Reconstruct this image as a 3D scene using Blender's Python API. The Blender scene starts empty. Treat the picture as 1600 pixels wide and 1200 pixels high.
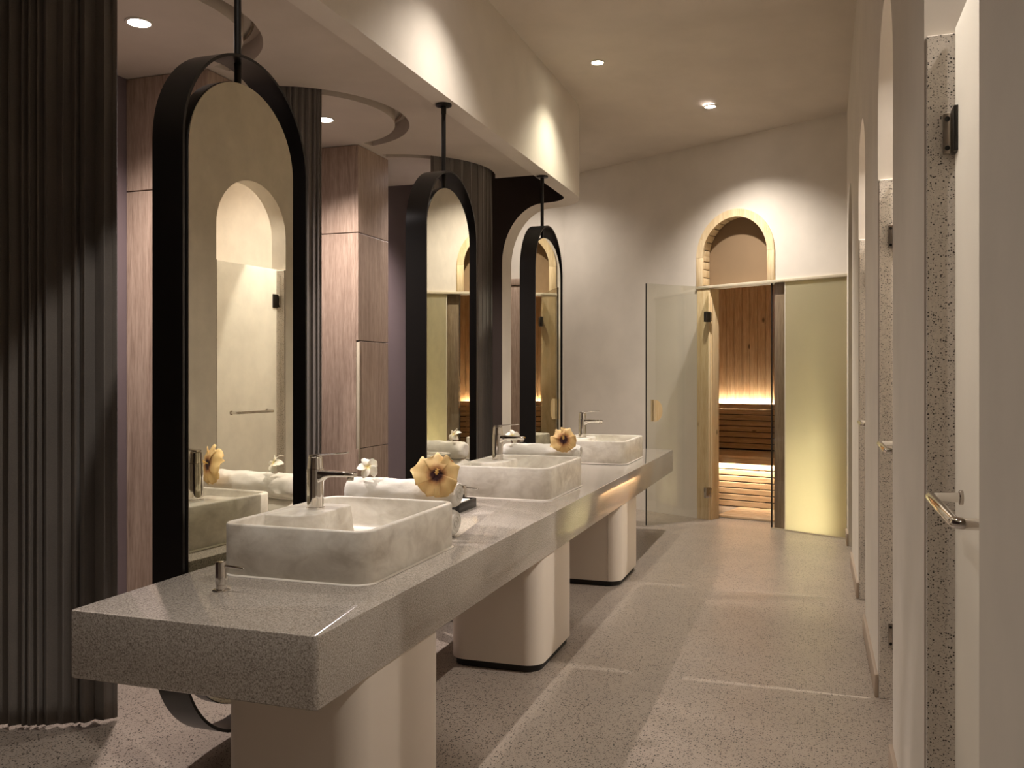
import bpy, bmesh, math, random
from mathutils import Vector, Matrix, noise as mnoise
R = math.radians
PI = math.pi
random.seed(7)
scene = bpy.context.scene
col = scene.collection

# ------------------------------------------------------------------ camera
F_PX, VP_X, HORIZON_Y, EYE = 1386.0, 1273.0, 586.0, 1.4
YAW = math.atan((VP_X - 800) / F_PX)
cd = bpy.data.cameras.new('camera')
cam = bpy.data.objects.new('camera', cd)
col.objects.link(cam)
cam.location = (0, 0, EYE)
cam.rotation_euler = (PI / 2, 0, YAW)
cd.sensor_width = 36
cd.lens = 36 * F_PX / 1600
cd.shift_y = (HORIZON_Y - 600) / 1600
cd.clip_start = 0.02
scene.camera = cam

# ------------------------------------------------------------------ world, view
w = bpy.data.worlds.new('world')
scene.world = w
w.use_nodes = True
w.node_tree.nodes['Background'].inputs[0].default_value = (1, 0.86, 0.7, 1)
w.node_tree.nodes['Background'].inputs[1].default_value = 0.0
scene.view_settings.view_transform = 'Standard'
scene.view_settings.look = 'None'
scene.view_settings.gamma = 1
scene.view_settings.exposure = 0.17
scene.view_settings.use_curve_mapping = False

WARM = (1.0, 0.935, 0.74)
ROSE = (1.0, 0.885, 0.845)
SOFT = (1.0, 0.92, 0.84)
AISLE_W, FAR_W, BAY_W, SHOWER_W = 140, 285, 200, 200

# ------------------------------------------------------------------ materials
def lin(c):
    return tuple(((x / 12.92) if x <= 0.04045 else ((x + 0.055) / 1.055) ** 2.4) for x in c)

def hexc(h):
    return lin(tuple(int(h[i:i + 2], 16) / 255 for i in (0, 2, 4)))

class NT:
    def __init__(s, name):
        s.m = bpy.data.materials.new(name)
        s.m.use_nodes = True
        s.t = s.m.node_tree
        s.b = s.t.nodes['Principled BSDF']
        s.out = s.t.nodes['Material Output']
    def n(s, typ, **kw):
        nd = s.t.nodes.new(typ)
        for k, v in kw.items():
            if k.startswith('i_'):
                nd.inputs[k[2:].replace('_', ' ')].default_value = v
            else:
                setattr(nd, k, v)
        return nd
    def l(s, a, b):
        s.t.links.new(a, b)
    def coord(s, scale=(1, 1, 1), rand=False):
        tc = s.n('ShaderNodeTexCoord')
        mp = s.n('ShaderNodeMapping')
        mp.inputs['Scale'].default_value = scale
        src = tc.outputs['Object']
        if rand:
            oi = s.n('ShaderNodeObjectInfo')
            mu = s.n('ShaderNodeMath', operation='MULTIPLY')
            mu.inputs[1].default_value = 37.0
            s.l(oi.outputs['Random'], mu.inputs[0])
            ad = s.n('ShaderNodeVectorMath', operation='ADD')
            s.l(src, ad.inputs[0]); s.l(mu.outputs[0], ad.inputs[1])
            src = ad.outputs[0]
        s.l(src, mp.inputs['Vector'])
        return mp.outputs['Vector']
    def noise(s, vec, scale, detail=4, rough=0.55, dist=0.0):
        nd = s.n('ShaderNodeTexNoise')
        nd.inputs['Scale'].default_value = scale
        nd.inputs['Detail'].default_value = detail
        nd.inputs['Roughness'].default_value = rough
        nd.inputs['Distortion'].default_value = dist
        s.l(vec, nd.inputs['Vector'])
        return nd.outputs['Fac']
    def ramp(s, fac, stops):
        nd = s.n('ShaderNodeValToRGB')
        e = nd.color_ramp.elements
        while len(e) < len(stops):
            e.new(0.5)
        for el, (p, c) in zip(e, stops):
            el.position = p
            el.color = (c[0], c[1], c[2], 1) if not isinstance(c, (int, float)) else (c, c, c, 1)
        s.l(fac, nd.inputs['Fac'])
        return nd.outputs['Color']
    def mix(s, fac, a, b, typ='MIX'):
        nd = s.n('ShaderNodeMix', data_type='RGBA', blend_type=typ)
        for v, i in ((fac, 0), (a, 6), (b, 7)):
            if hasattr(v, 'is_linked'):
                s.l(v, nd.inputs[i])
            elif i == 0:
                nd.inputs[0].default_value = v
            else:
                nd.inputs[i].default_value = (v[0], v[1], v[2], 1)
        return nd.outputs[2]
    def bump(s, h, strength=0.2, dist=0.002):
        nd = s.n('ShaderNodeBump')
        nd.inputs['Strength'].default_value = strength
        nd.inputs['Distance'].default_value = dist
        s.l(h, nd.inputs['Height'])
        s.l(nd.outputs[0], s.b.inputs['Normal'])
    def base(s, c):
        if hasattr(c, 'is_linked'):
            s.l(c, s.b.inputs['Base Color'])
        else:
            s.b.inputs['Base Color'].default_value = (c[0], c[1], c[2], 1)
    def set(s, **kw):
        for k, v in kw.items():
            s.b.inputs[k.replace('_', ' ')].default_value = v
        return s

M = {}
def plaster(name, c, var=0.06, rough=0.85):
    t = NT(name)
    v = t.coord()
    f = t.noise(v, 2.3, 5)
    d = tuple(x * (1 - var) for x in c); u = tuple(min(1, x * (1 + var)) for x in c)
    t.base(t.ramp(f, [(0.3, d), (0.7, u)]))
    t.bump(t.noise(v, 90, 3), 0.08, 0.001)
    t.set(Roughness=rough)
    M[name] = t.m
plaster('plaster', hexc('d9d0c3'))
plaster('ceiling_paint', hexc('cdc2b4'))
plaster('shower_plaster', hexc('e6ddd2'))
plaster('bay_wall', hexc('6f6163'), 0.05)
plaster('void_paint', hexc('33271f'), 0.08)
plaster('niche_paint', hexc('8a7256'), 0.06)
plaster('steam_wall', hexc('b9b38a'), 0.12)
plaster('pedestal_lacquer', hexc('ded2c4'), 0.02, 0.42)
plaster('baseboard_paint', hexc('a89684'), 0.05, 0.6)
plaster('black_toe', hexc('141211'), 0.05, 0.6)

def terrazzo(name, base, dark, scale, thr, rough, var=0.12, glossy_noise=True):
    t = NT(name)
    v = t.coord()
    big = t.noise(v, 1.1, 6, 0.6)
    b = t.ramp(big, [(0.3, tuple(x * (1 - var) for x in base)), (0.7, tuple(min(1, x * (1 + var)) for x in base))])
    fine = t.noise(v, 160, 3, 0.7)
    b = t.mix(0.35, b, t.ramp(fine, [(0.35, tuple(x * 0.72 for x in base)), (0.65, tuple(min(1, x * 1.2) for x in base))]))
    for sc, th, rad in ((scale, thr, 0.38), (scale * 2.1, thr + 0.04, 0.40)):
        vo = t.n('ShaderNodeTexVoronoi')
        vo.inputs['Scale'].default_value = sc
        t.l(v, vo.inputs['Vector'])
        sep = t.n('ShaderNodeSeparateColor')
        t.l(vo.outputs['Color'], sep.inputs[0])
        a = t.n('ShaderNodeMath', operation='GREATER_THAN'); a.inputs[1].default_value = th
        t.l(sep.outputs[0], a.inputs[0])
        c = t.n('ShaderNodeMath', operation='LESS_THAN'); c.inputs[1].default_value = rad
        t.l(vo.outputs['Distance'], c.inputs[0])
        m = t.n('ShaderNodeMath', operation='MULTIPLY')
        t.l(a.outputs[0], m.inputs[0]); t.l(c.outputs[0], m.inputs[1])
        b = t.mix(m.outputs[0], b, dark)
    t.base(b)
    r = t.n('ShaderNodeMapRange')
    r.inputs['To Min'].default_value = rough - 0.08; r.inputs['To Max'].default_value = rough + 0.12
    t.l(t.noise(v, 3.0, 4), r.inputs['Value'])
    t.l(r.outputs[0], t.b.inputs['Roughness'])
    M[name] = t.m
terrazzo('floor_terrazzo', hexc('a09386'), hexc('2f2822'), 110, 0.71, 0.33)
terrazzo('jamb_terrazzo', hexc('cfc5b8'), hexc('453d35'), 175, 0.76, 0.5)

def quartz():
    t = NT('quartz')
    v = t.coord()
    f = t.noise(v, 210, 2, 0.8)
    b = t.ramp(f, [(0.32, hexc('5f564d')), (0.47, hexc('a39a8f')), (0.66, hexc('cac1b6'))])
    t.base(t.mix(0.2, b, t.ramp(t.noise(v, 2, 3), [(0.3, hexc('958b81')), (0.7, hexc('b5aba0'))])))
    t.set(Roughness=0.075); t.b.inputs['IOR'].default_value = 1.6
    M['quartz'] = t.m
quartz()

def marble():
    t = NT('marble')
    v = t.coord((1, 1, 1.4), rand=True)
    f = t.noise(v, 3.2, 6, 0.6, 1.4)
    g = t.noise(v, 11, 5, 0.62, 0.8)
    b = t.ramp(f, [(0.30, hexc('b8ae9f')), (0.46, hexc('d9d1c4')), (0.60, hexc('ece6da')), (0.75, hexc('e2dace'))])
    b = t.mix(0.3, b, t.ramp(g, [(0.35, hexc('b5ab9b')), (0.6, hexc('eee9de'))]))
    t.base(b)
    t.set(Roughness=0.38)
    t.b.inputs['Subsurface Weight'].default_value = 0.12
    t.b.inputs['Subsurface Radius'].default_value = (0.02, 0.015, 0.01)
    M['marble'] = t.m
marble()

def simple(name, c, rough=0.5, metal=0.0, **kw):
    t = NT(name)
    v = t.coord(rand=True)
    f = t.noise(v, 14, 3)
    t.base(t.ramp(f, [(0.3, tuple(x * 0.94 for x in c)), (0.7, tuple(min(1, x * 1.05) for x in c))]))
    t.set(Roughness=rough, Metallic=metal, **kw)
    M[name] = t.m
    return t
simple('chrome', (0.78, 0.75, 0.71), 0.07, 1.0)
simple('steel', (0.55, 0.50, 0.45), 0.22, 1.0)
simple('dark_metal', (0.10, 0.095, 0.09), 0.3, 1.0)
simple('black_frame', hexc('0f0c0a'), 0.32)
simple('mirror_glass', (0.83, 0.81, 0.70), 0.0, 1.0)
simple('silicone', hexc('e4dccf'), 0.5)
simple('lamp_trim', hexc('d8d0c4'), 0.5)
simple('paper', hexc('efe8dc'), 0.8)
simple('black_tray', hexc('1b1815'), 0.3)
simple('stamen', hexc('e2b866'), 0.6)
simple('sepal', hexc('4c5a2c'), 0.7)
simple('frame_cap', hexc('c9bda5'), 0.4)
simple('gasket', hexc('1e1a16'), 0.4)

def wood(name, dark, mid, light, axis='z', scale=1.0, rough=0.5, knots=False):
    t = NT(name)
    sx = (22, 22, 1.0) if axis == 'z' else ((1.0, 22, 22) if axis == 'x' else (22, 1.0, 22))
    v = t.coord(tuple(s * scale for s in sx), rand=True)
    f = t.noise(v, 2.4, 6, 0.65, 0.4)
    b = t.ramp(f, [(0.28, dark), (0.5, mid), (0.72, light)])
    v2 = t.coord(tuple(s * scale * 6 for s in sx), rand=True)
    g = t.noise(v2, 2.0, 2, 0.6)
    b = t.mix(0.35, b, t.ramp(g, [(0.35, dark), (0.6, light)]))
    if knots:
        st = (5, 5, 2.6) if axis == 'z' else (2.6, 5, 9)
        vo = t.n('ShaderNodeTexVoronoi'); vo.inputs['Scale'].default_value = 1.0
        t.l(t.coord(st, rand=True), vo.inputs['Vector'])
        b = t.mix(t.ramp(vo.outputs['Distance'], [(0.045, 1.0), (0.10, 0.0)]), b, tuple(x * 0.45 for x in dark))
    t.base(b)
    t.bump(g, 0.12, 0.001)
    t.set(Roughness=rough)
    M[name] = t.m
wood('oak', hexc('806a5a'), hexc('a58e7c'), hexc('c0aa97'), 'z', 1.0, 0.5)
wood('pine_plank', hexc('9c7a55'), hexc('c09c74'), hexc('d6b894'), 'z', 0.8, 0.55, True)
wood('pine_slat', hexc('a98660'), hexc('c9a983'), hexc('dfc5a2'), 'x', 0.7, 0.55, True)
wood('pine_frame', hexc('c7a878'), hexc('dcc298'), hexc('ecd9b4'), 'z', 0.6, 0.5, True)

def cloth(name, c, c2, wscale, rough=0.95, sheen=0.2, bump=0.3):
    t = NT(name)
    v = t.coord()
    f = t.noise(t.coord((1, 1, 5)), wscale, 3, 0.7)
    g = t.noise(v, 3, 3)
    b = t.mix(0.5, t.ramp(f, [(0.35, c), (0.65, c2)]), t.ramp(g, [(0.3, c), (0.7, c2)]))
    t.base(b); t.bump(f, bump, 0.002)
    t.set(Roughness=rough)
    t.b.inputs['Sheen Weight'].default_value = sheen
    M[name] = t.m
cloth('curtain_fabric', hexc('6a635c'), hexc('827a72'), 130)
cloth('towel_terry', hexc('e8e2d6'), hexc('f6f2ea'), 260, 1.0, 0.3, 0.8)

def petal(name, stops, rough=0.6):
    # colour by the distance from the flower's heart
    t = NT(name)
    tc = t.n('ShaderNodeTexCoord')
    ln = t.n('ShaderNodeVectorMath', operation='LENGTH')
    t.l(tc.outputs['Object'], ln.inputs[0])
    nz = t.noise(t.coord((1, 1, 1)), 60, 3)
    ad = t.n('ShaderNodeMath', operation='MULTIPLY_ADD')
    t.l(nz, ad.inputs[0]); ad.inputs[1].default_value = 0.012
    t.l(ln.outputs['Value'], ad.inputs[2])
    mr = t.n('ShaderNodeMapRange'); mr.inputs['From Max'].default_value = 0.11
    t.l(ad.outputs[0], mr.inputs['Value'])
    t.base(t.ramp(mr.outputs[0], stops))
    t.set(Roughness=rough)
    t.b.inputs['Subsurface Weight'].default_value = 0.15
    t.b.inputs['Subsurface Radius'].default_value = (0.01, 0.006, 0.003)
    M[name] = t.m
petal('hibiscus_petal', [(0.0, hexc('26070c')), (0.30, hexc('3a0c13')), (0.40, hexc('c08a58')), (0.52, hexc('eac68a')), (1.0, hexc('f2d394'))])
petal('frangipani_petal', [(0.0, hexc('e8c65a')), (0.13, hexc('efd98a')), (0.25, hexc('f6f0df')), (1.0, hexc('f8f4ea'))])

def glass_clear():
    t = NT('clear_glass')
    for nd in list(t.t.nodes):
        if nd.type != 'OUTPUT_MATERIAL':
            t.t.nodes.remove(nd)
    lw = t.n('ShaderNodeLayerWeight'); lw.inputs['Blend'].default_value = 0.5
    pw = t.n('ShaderNodeMath', operation='POWER'); pw.inputs[1].default_value = 4.0
    t.l(lw.outputs['Facing'], pw.inputs[0])
    fr = t.n('ShaderNodeMath', operation='MULTIPLY_ADD'); fr.inputs[1].default_value = 0.85; fr.inputs[2].default_value = 0.055
    t.l(pw.outputs[0], fr.inputs[0])
    tr = t.n('ShaderNodeBsdfTransparent'); tr.inputs[0].default_value = (0.90, 0.90, 0.86, 1)
    gl = t.n('ShaderNodeBsdfGlossy'); gl.inputs['Roughness'].default_value = 0.01
    mx = t.n('ShaderNodeMixShader')
    t.l(fr.outputs[0], mx.inputs[0]); t.l(tr.outputs[0], mx.inputs[1]); t.l(gl.outputs[0], mx.inputs[2])
    t.l(mx.outputs[0], t.out.inputs[0])
    M['clear_glass'] = t.m
glass_clear()

def frosted(name, c):
    t = NT(name)
    v = t.coord()
    f = t.noise(v, 1.6, 5)
    cc = t.ramp(f, [(0.3, tuple(x * 0.93 for x in c)), (0.7, c)])
    tl = t.n('ShaderNodeBsdfTranslucent'); t.l(cc, tl.inputs[0])
    df = t.n('ShaderNodeBsdfDiffuse'); t.l(cc, df.inputs[0])
    gl = t.n('ShaderNodeBsdfGlossy'); gl.inputs['Roughness'].default_value = 0.25
    m1 = t.n('ShaderNodeMixShader'); m1.inputs[0].default_value = 0.2
    m2 = t.n('ShaderNodeMixShader'); m2.inputs[0].default_value = 0.06
    t.l(tl.outputs[0], m1.inputs[1]); t.l(df.outputs[0], m1.inputs[2])
    t.l(m1.outputs[0], m2.inputs[1]); t.l(gl.outputs[0], m2.inputs[2])
    t.l(m2.outputs[0], t.out.inputs[0])
    M[name] = t.m
frosted('frosted_white', (0.93, 0.91, 0.86))
frosted('frosted_green', (0.90, 0.85, 0.66))

def emit(name, c, s):
    t = NT(name)
    t.base((0.8, 0.8, 0.8))
    t.b.inputs['Emission Color'].default_value = (c[0], c[1], c[2], 1)
    t.b.inputs['Emission Strength'].default_value = s
    M[name] = t.m
emit('lens_warm', WARM, 40)
emit('lens_rose', ROSE, 40)
emit('led_strip', (1.0, 0.89, 0.70), 150)
emit('led_steam', (1.0, 0.94, 0.76), 190)

# ------------------------------------------------------------------ mesh helpers
def B():
    return bmesh.new()

def box(bm, x0, x1, y0, y1, z0, z1, bev=0.0, seg=2):
    vs = [bm.verts.new((x, y, z)) for z in (z0, z1) for y in (y0, y1) for x in (x0, x1)]
    fs = [(0, 2, 3, 1), (4, 5, 7, 6), (0, 1, 5, 4), (2, 6, 7, 3), (0, 4, 6, 2), (1, 3, 7, 5)]
    faces = [bm.faces.new([vs[i] for i in f]) for f in fs]
    if bev:
        es = list({e for f in faces for e in f.edges})
        bmesh.ops.bevel(bm, geom=es, offset=bev, segments=seg, affect='EDGES', profile=0.5)
    return bm

def prism(bm, pts, to3, d0, d1):
    """extrude the 2D outline pts between depth d0 and d1; to3(u, v, d) gives the point"""
    a = [bm.verts.new(to3(u, v, d0)) for u, v in pts]
    b = [bm.verts.new(to3(u, v, d1)) for u, v in pts]
    n = len(pts)
    bm.faces.new(a); bm.faces.new(b[::-1])
    for i in range(n):
        bm.faces.new((a[i], b[i], b[(i + 1) % n], a[(i + 1) % n]))
    bmesh.ops.recalc_face_normals(bm, faces=bm.faces)
    return bm

def lathe(bm, prof, seg=32, axis='z', org=(0, 0, 0), cap=True):
    ox, oy, oz = org
    rings = []
    for r, h in prof:
        ring = []
        for i in range(seg):
            a = 2 * PI * i / seg
            c, s = r * math.cos(a), r * math.sin(a)
            p = {'z': (c, s, h), 'x': (h, c, s), 'y': (s, h, c)}[axis]
            ring.append(bm.verts.new((ox + p[0], oy + p[1], oz + p[2])))
        rings.append(ring)
    for a, b in zip(rings, rings[1:]):
        for i in range(seg):
            bm.faces.new((a[i], a[(i + 1) % seg], b[(i + 1) % seg], b[i]))
    if cap:
        bm.faces.new(rings[0][::-1]); bm.faces.new(rings[-1])
    bmesh.ops.recalc_face_normals(bm, faces=bm.faces)
    return bm

def tube(bm, pts, r, seg=16):
    pts = [Vector(p) for p in pts]
    rings = []
    up = Vector((0.0123, 0.031, 1)).normalized()
    for i, p in enumerate(pts):
        d = (pts[min(i + 1, len(pts) - 1)] - pts[max(i - 1, 0)]).normalized()
        u = d.cross(up)
        if u.length < 0.15:
            u = d.cross(Vector((1, 0, 0)))
        u.normalize(); v = d.cross(u)
        rr = r[i] if isinstance(r, (list, tuple)) else r
        rings.append([bm.verts.new(p + rr * (math.cos(2 * PI * k / seg) * u + math.sin(2 * PI * k / seg) * v)) for k in range(seg)])
    for a, b in zip(rings, rings[1:]):
        for k in range(seg):
            bm.faces.new((a[k], a[(k + 1) % seg], b[(k + 1) % seg], b[k]))
    bm.faces.new(rings[0][::-1]); bm.faces.new(rings[-1])
    bmesh.ops.recalc_face_normals(bm, faces=bm.faces)
    return bm

def rrect(x0, x1, y0, y1, r, n=8):
    pts = []
    for cx, cy, a0 in ((x1 - r, y1 - r, 0), (x0 + r, y1 - r, 90), (x0 + r, y0 + r, 180), (x1 - r, y0 + r, 270)):
        for k in range(n + 1):
            a = R(a0 + 90 * k / n)
            pts.append((cx + r * math.cos(a), cy + r * math.sin(a)))
    return pts

def loft(bm, loops, cap0=True, cap1=True):
    L = [[bm.verts.new(p) for p in lp] for lp in loops]
    for a, b in zip(L, L[1:]):
        n = len(a)
        for i in range(n):
            bm.faces.new((a[i], a[(i + 1) % n], b[(i + 1) % n], b[i]))
    if cap0: bm.faces.new(L[0][::-1])
    if cap1: bm.faces.new(L[-1])
    bmesh.ops.recalc_face_normals(bm, faces=bm.faces)
    return bm

def stadium(r, z0, z1, n=24):
    pts = []
    for k in range(n + 1):
        a = PI * k / n
        pts.append((r * math.cos(a), z1 + r * math.sin(a)))
    for k in range(n + 1):
        a = PI + PI * k / n
        pts.append((r * math.cos(a), z0 + r * math.sin(a)))
    return pts

def mesh_of(name, bm, mats, smooth=35):
    me = bpy.data.meshes.new(name)
    bm.to_mesh(me); bm.free()
    for m in (mats if isinstance(mats, (list, tuple)) else [mats]):
        me.materials.append(M[m])
    if smooth:
        me.polygons.foreach_set('use_smooth', [True] * len(me.polygons))
        me.set_sharp_from_angle(angle=R(smooth))
    return me

def obj(name, bm, mats, parent=None, smooth=35, loc=None, rotz=0.0):
    """world-space bmesh -> object; below an unrotated parent it is moved into the parent's frame"""
    me = bm if isinstance(bm, bpy.types.Mesh) else mesh_of(name, bm, mats, smooth)
    o = bpy.data.objects.new(name, me)
    col.objects.link(o)
    if parent: o.parent = parent
    if loc is not None: o.location = loc
    o.rotation_euler.z = rotz
    return o

def tag(o, label=None, cat=None, group=None, kind=None):
    if label: o['label'] = label
    if cat: o['category'] = cat
    if group: o['group'] = group
    if kind: o['kind'] = kind
    return o

def thing(name, label, cat, loc=(0, 0, 0), rotz=0.0, group=None, kind=None):
    o = bpy.data.objects.new(name, None)
    o.empty_display_size = 0.1
    col.objects.link(o)
    o.location = loc; o.rotation_euler.z = rotz
    return tag(o, label, cat, group, kind)

def struct(name, bm, mats, smooth=35, loc=None, rotz=0.0, label=None):
    return tag(obj(name, bm, mats, None, smooth, loc, rotz), label, None, None, 'structure')

def shift(bm, v):
    bmesh.ops.translate(bm, verts=bm.verts, vec=v)
    return bm

def spot(name, parent, loc, power, color, size, blend, radius=0.03, aim=None):
    ld = bpy.data.lights.new(name, 'SPOT')
    ld.energy = power; ld.color = color
    ld.spot_size = R(size); ld.spot_blend = blend; ld.shadow_soft_size = radius
    o = bpy.data.objects.new(name, ld)
    col.objects.link(o)
    o.parent = parent; o.location = loc
    if aim is not None:
        o.rotation_euler = Vector(aim).to_track_quat('-Z', 'Y').to_euler()
    return o

# ------------------------------------------------------------------ dimensions
XW, WT = 0.26, 0.14                     # right wall face, thickness
Z_CEIL, Z_SOF, Z_BAY = 3.85, 3.014, 3.04
OPEN = [(1.655, 2.44), (3.385, 4.16), (5.185, 5.96), (6.985, 7.76)]
SPRING = 2.50
FAR_A = Vector((-0.375, 8.415)); FAR_ROT = math.atan2(-0.367, 0.673)
fx, fy = math.cos(FAR_ROT), math.sin(FAR_ROT)
def far(s, y, z):                       # far wall frame -> world
    return Vector((FAR_A.x + s * fx - y * fy, FAR_A.y + s * fy + y * fx, z))
STATIONS = (2.87, 4.89, 6.91)           # washbasin places along the counter
BAYS = (3.34, 4.99, 6.64)

# ------------------------------------------------------------------ room shell
bm = B(); box(bm, -4.9, 1.75, -2.7, 11.2, -0.1, 0.0)
struct('floor', bm, 'floor_terrazzo', 0)

bm = B()
NX, NY = 30, 60
def ceil_z(x, y):
    p = Vector((x, y)) - FAR_A
    dist = -(p.x * -fy + p.y * fx)
    k = max(0, min(1, dist / 1.5))
    return 3.64 + (Z_CEIL - 3.64) * (k * k * (3 - 2 * k))
g = [[bm.verts.new((-4.9 + 6.65 * i / NX, -2.7 + 13.9 * j / NY, ceil_z(-4.9 + 6.65 * i / NX, -2.7 + 13.9 * j / NY))) for j in range(NY + 1)] for i in range(NX + 1)]
for i in range(NX):
    for j in range(NY):
        bm.faces.new((g[i][j], g[i][j + 1], g[i + 1][j + 1], g[i + 1][j]))
struct('ceiling', bm, 'ceiling_paint', 60)

# right wall with four arched openings down to the floor
pts = [(-2.7, 0)]
for y0, y1 in OPEN:
    r = (y1 - y0) / 2; yc = (y0 + y1) / 2
    pts.append((y0, 0))
    pts += [(yc - r * math.cos(PI * k / 24), SPRING + r * math.sin(PI * k / 24)) for k in range(25)]
    pts.append((y1, 0))
pts += [(8.35, 0), (8.35, 3.95), (-2.7, 3.95)]
bm = B(); prism(bm, pts, lambda u, v, d: (d, u, v), XW, XW + WT)
struct('wall_right', bm, 'plaster', 30)

# skirting on each pier
piers = [(-2.7, OPEN[0][0])] + [(OPEN[i][1], OPEN[i + 1][0]) for i in range(3)] + [(OPEN[3][1], 8.03)]
for y0, y1 in piers:
    bm = B(); box(bm, XW - 0.014, XW + 0.002, y0 - 0.004 if y0 > 0 else y0, y1 + 0.004, 0.0, 0.10, 0.003)
    struct('baseboard_right', bm, 'baseboard_paint')

# back wall behind the camera, long left wall of the changing bays
bm = B(); box(bm, -4.9, 1.75, -2.8, -2.7, 0, 3.95)
struct('wall_back', bm, 'plaster', 0)
bm = B(); box(bm, -3.75, -3.61, -2.7, 8.05, 0, 3.95)
struct('wall_left', bm, 'bay_wall', 0)

# hanging soffit wall: straight, rounded at its far end, then a half arch down to the floor
st = []
def station(xo, yo, xi, yi, z): st.append(((xo, yo), (xi, yi), z))
for k in range(12):
    y = -2.7 + (7.72 + 2.7) * k / 11
    station(-2.02, y, -2.15, y, Z_SOF)
for k in range(1, 15):
    a = PI / 2 * k / 14
    station(-2.40 + 0.38 * math.cos(a), 7.72 + 0.52 * math.sin(a), -2.40 + 0.25 * math.cos(a), 7.72 + 0.25 * math.sin(a), Z_SOF)
for k in range(1, 21):
    a = PI / 2 * k / 20
    x = -2.40 - 0.42 * math.sin(a)
    station(x, 8.24, x, 7.97, Z_SOF - 0.56 * (1 - math.cos(a)))
station(-2.82, 8.24, -2.82, 7.97, 0.0)
station(-3.62, 8.24, -3.62, 7.97, 0.0)
bm = B()
rows = []
for o_, i_, z in st:
    rows.append([bm.verts.new((o_[0], o_[1], Z_CEIL + 0.06)), bm.verts.new((o_[0], o_[1], z)), bm.verts.new((i_[0], i_[1], z)), bm.verts.new((i_[0], i_[1], Z_CEIL + 0.06))])
for a, b in zip(rows, rows[1:]):
    for k in range(3):
        q = [a[k], b[k], b[k + 1], a[k + 1]]
        try:
            f = bm.faces.new(q)
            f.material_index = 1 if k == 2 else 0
        except ValueError:
            pass
bmesh.ops.recalc_face_normals(bm, faces=bm.faces)
struct('wall_soffit', bm, ['plaster', 'void_paint'], 30)

# lowered ceiling over the changing bays with curved curtain slots
def evaluated_boolean(base_bm, cutters):
    me = bpy.data.meshes.new('tmp'); base_bm.to_mesh(me); base_bm.free()
    o = bpy.data.objects.new('tmp', me); col.objects.link(o)
    tmp = []
    for cb in cutters:
        cm = bpy.data.meshes.new('cut'); cb.to_mesh(cm); cb.free()
        co = bpy.data.objects.new('cut', cm); col.objects.link(co)
        md = o.modifiers.new('b', 'BOOLEAN'); md.operation = 'DIFFERENCE'; md.object = co; md.solver = 'EXACT'
        tmp.append(co)
    dg = bpy.context.evaluated_depsgraph_get()
    res = bpy.data.meshes.new_from_object(o.evaluated_get(dg))
    for x in tmp + [o]:
        bpy.data.objects.remove(x)
    out = bmesh.new(); out.from_mesh(res)
    bpy.data.meshes.remove(res)
    return out
bm = B(); box(bm, -3.61, -2.151, -2.7, 6.95, Z_BAY, Z_BAY + 0.2)
cuts = []
for yc in BAYS:
    ring = []
    A0, A1, N = R(-118 if yc < 4 else -80), R(76), 48
    for k in range(N + 1):
        a = A0 + (A1 - A0) * k / N
        ring.append((-3.17 + 0.72 * math.cos(a), yc + 0.72 * math.sin(a)))
    for k in range(N + 1):
        a = A1 - (A1 - A0) * k / N
        ring.append((-3.17 + 0.625 * math.cos(a), yc + 0.625 * math.sin(a)))
    c = B(); prism(c, ring, lambda u, v, d: (u, v, d), Z_BAY - 0.1, Z_BAY + 0.11)
    cuts.append(c)
bm = evaluated_boolean(bm, cuts)
struct('ceiling_bays', bm, 'ceiling_paint', 30)

# ------------------------------------------------------------------ far wall and the sauna front
S_ARCH, R_ARCH, Z_HEAD, Z_SPR = -0.387, 0.405, 2.25, 2.54
pts = [(-2.62, 0), (-0.81, 0), (-0.81, Z_HEAD), (S_ARCH - R_ARCH, Z_HEAD)]
pts += [(S_ARCH - R_ARCH * math.cos(PI * k / 28), Z_SPR + R_ARCH * math.sin(PI * k / 28)) for k in range(29)]
pts += [(S_ARCH + R_ARCH, Z_HEAD), (0.722, Z_HEAD), (0.722, 0), (0.76, 0), (0.76, 3.9), (-2.62, 3.9)]
bm = B(); prism(bm, pts, lambda u, v, d: (u, d, v), 0.0, 0.16)
struct('wall_far', bm, 'plaster', 30, loc=(FAR_A.x, FAR_A.y, 0), rotz=FAR_ROT)
c0 = far(-2.62, 0, 0)
bm = B(); box(bm, -4.9, c0.x + 0.02, c0.y, c0.y + 0.12, 0, 3.95)
struct('wall_passage', bm, 'plaster', 0)
bm = B(); box(bm, -4.95, -4.85, 7.9, c0.y + 0.1, 0, 3.95)
struct('wall_passage_end', bm, 'plaster', 0)
bm = B(); box(bm, -4.9, -3.6, 7.97, 8.24, 0, 3.95)
struct('wall_passage_side', bm, 'plaster', 0)
pd = thing('door_5', 'brown wooden door beyond the half arch at the far end', 'door', (-3.36, c0.y, 0), 0, None, 'structure')
bm = B(); box(bm, -0.42, 0.42, -0.05, 0, 0, 2.42, 0.004); obj('leaf', bm, 'oak', pd)
bm = B(); box(bm, -0.46, 0.46, -0.065, 0, 2.43, 2.5, 0.004); obj('head_casing', bm, 'oak', pd)

LF = dict(loc=(FAR_A.x, FAR_A.y, 0), rotz=FAR_ROT)
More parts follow.
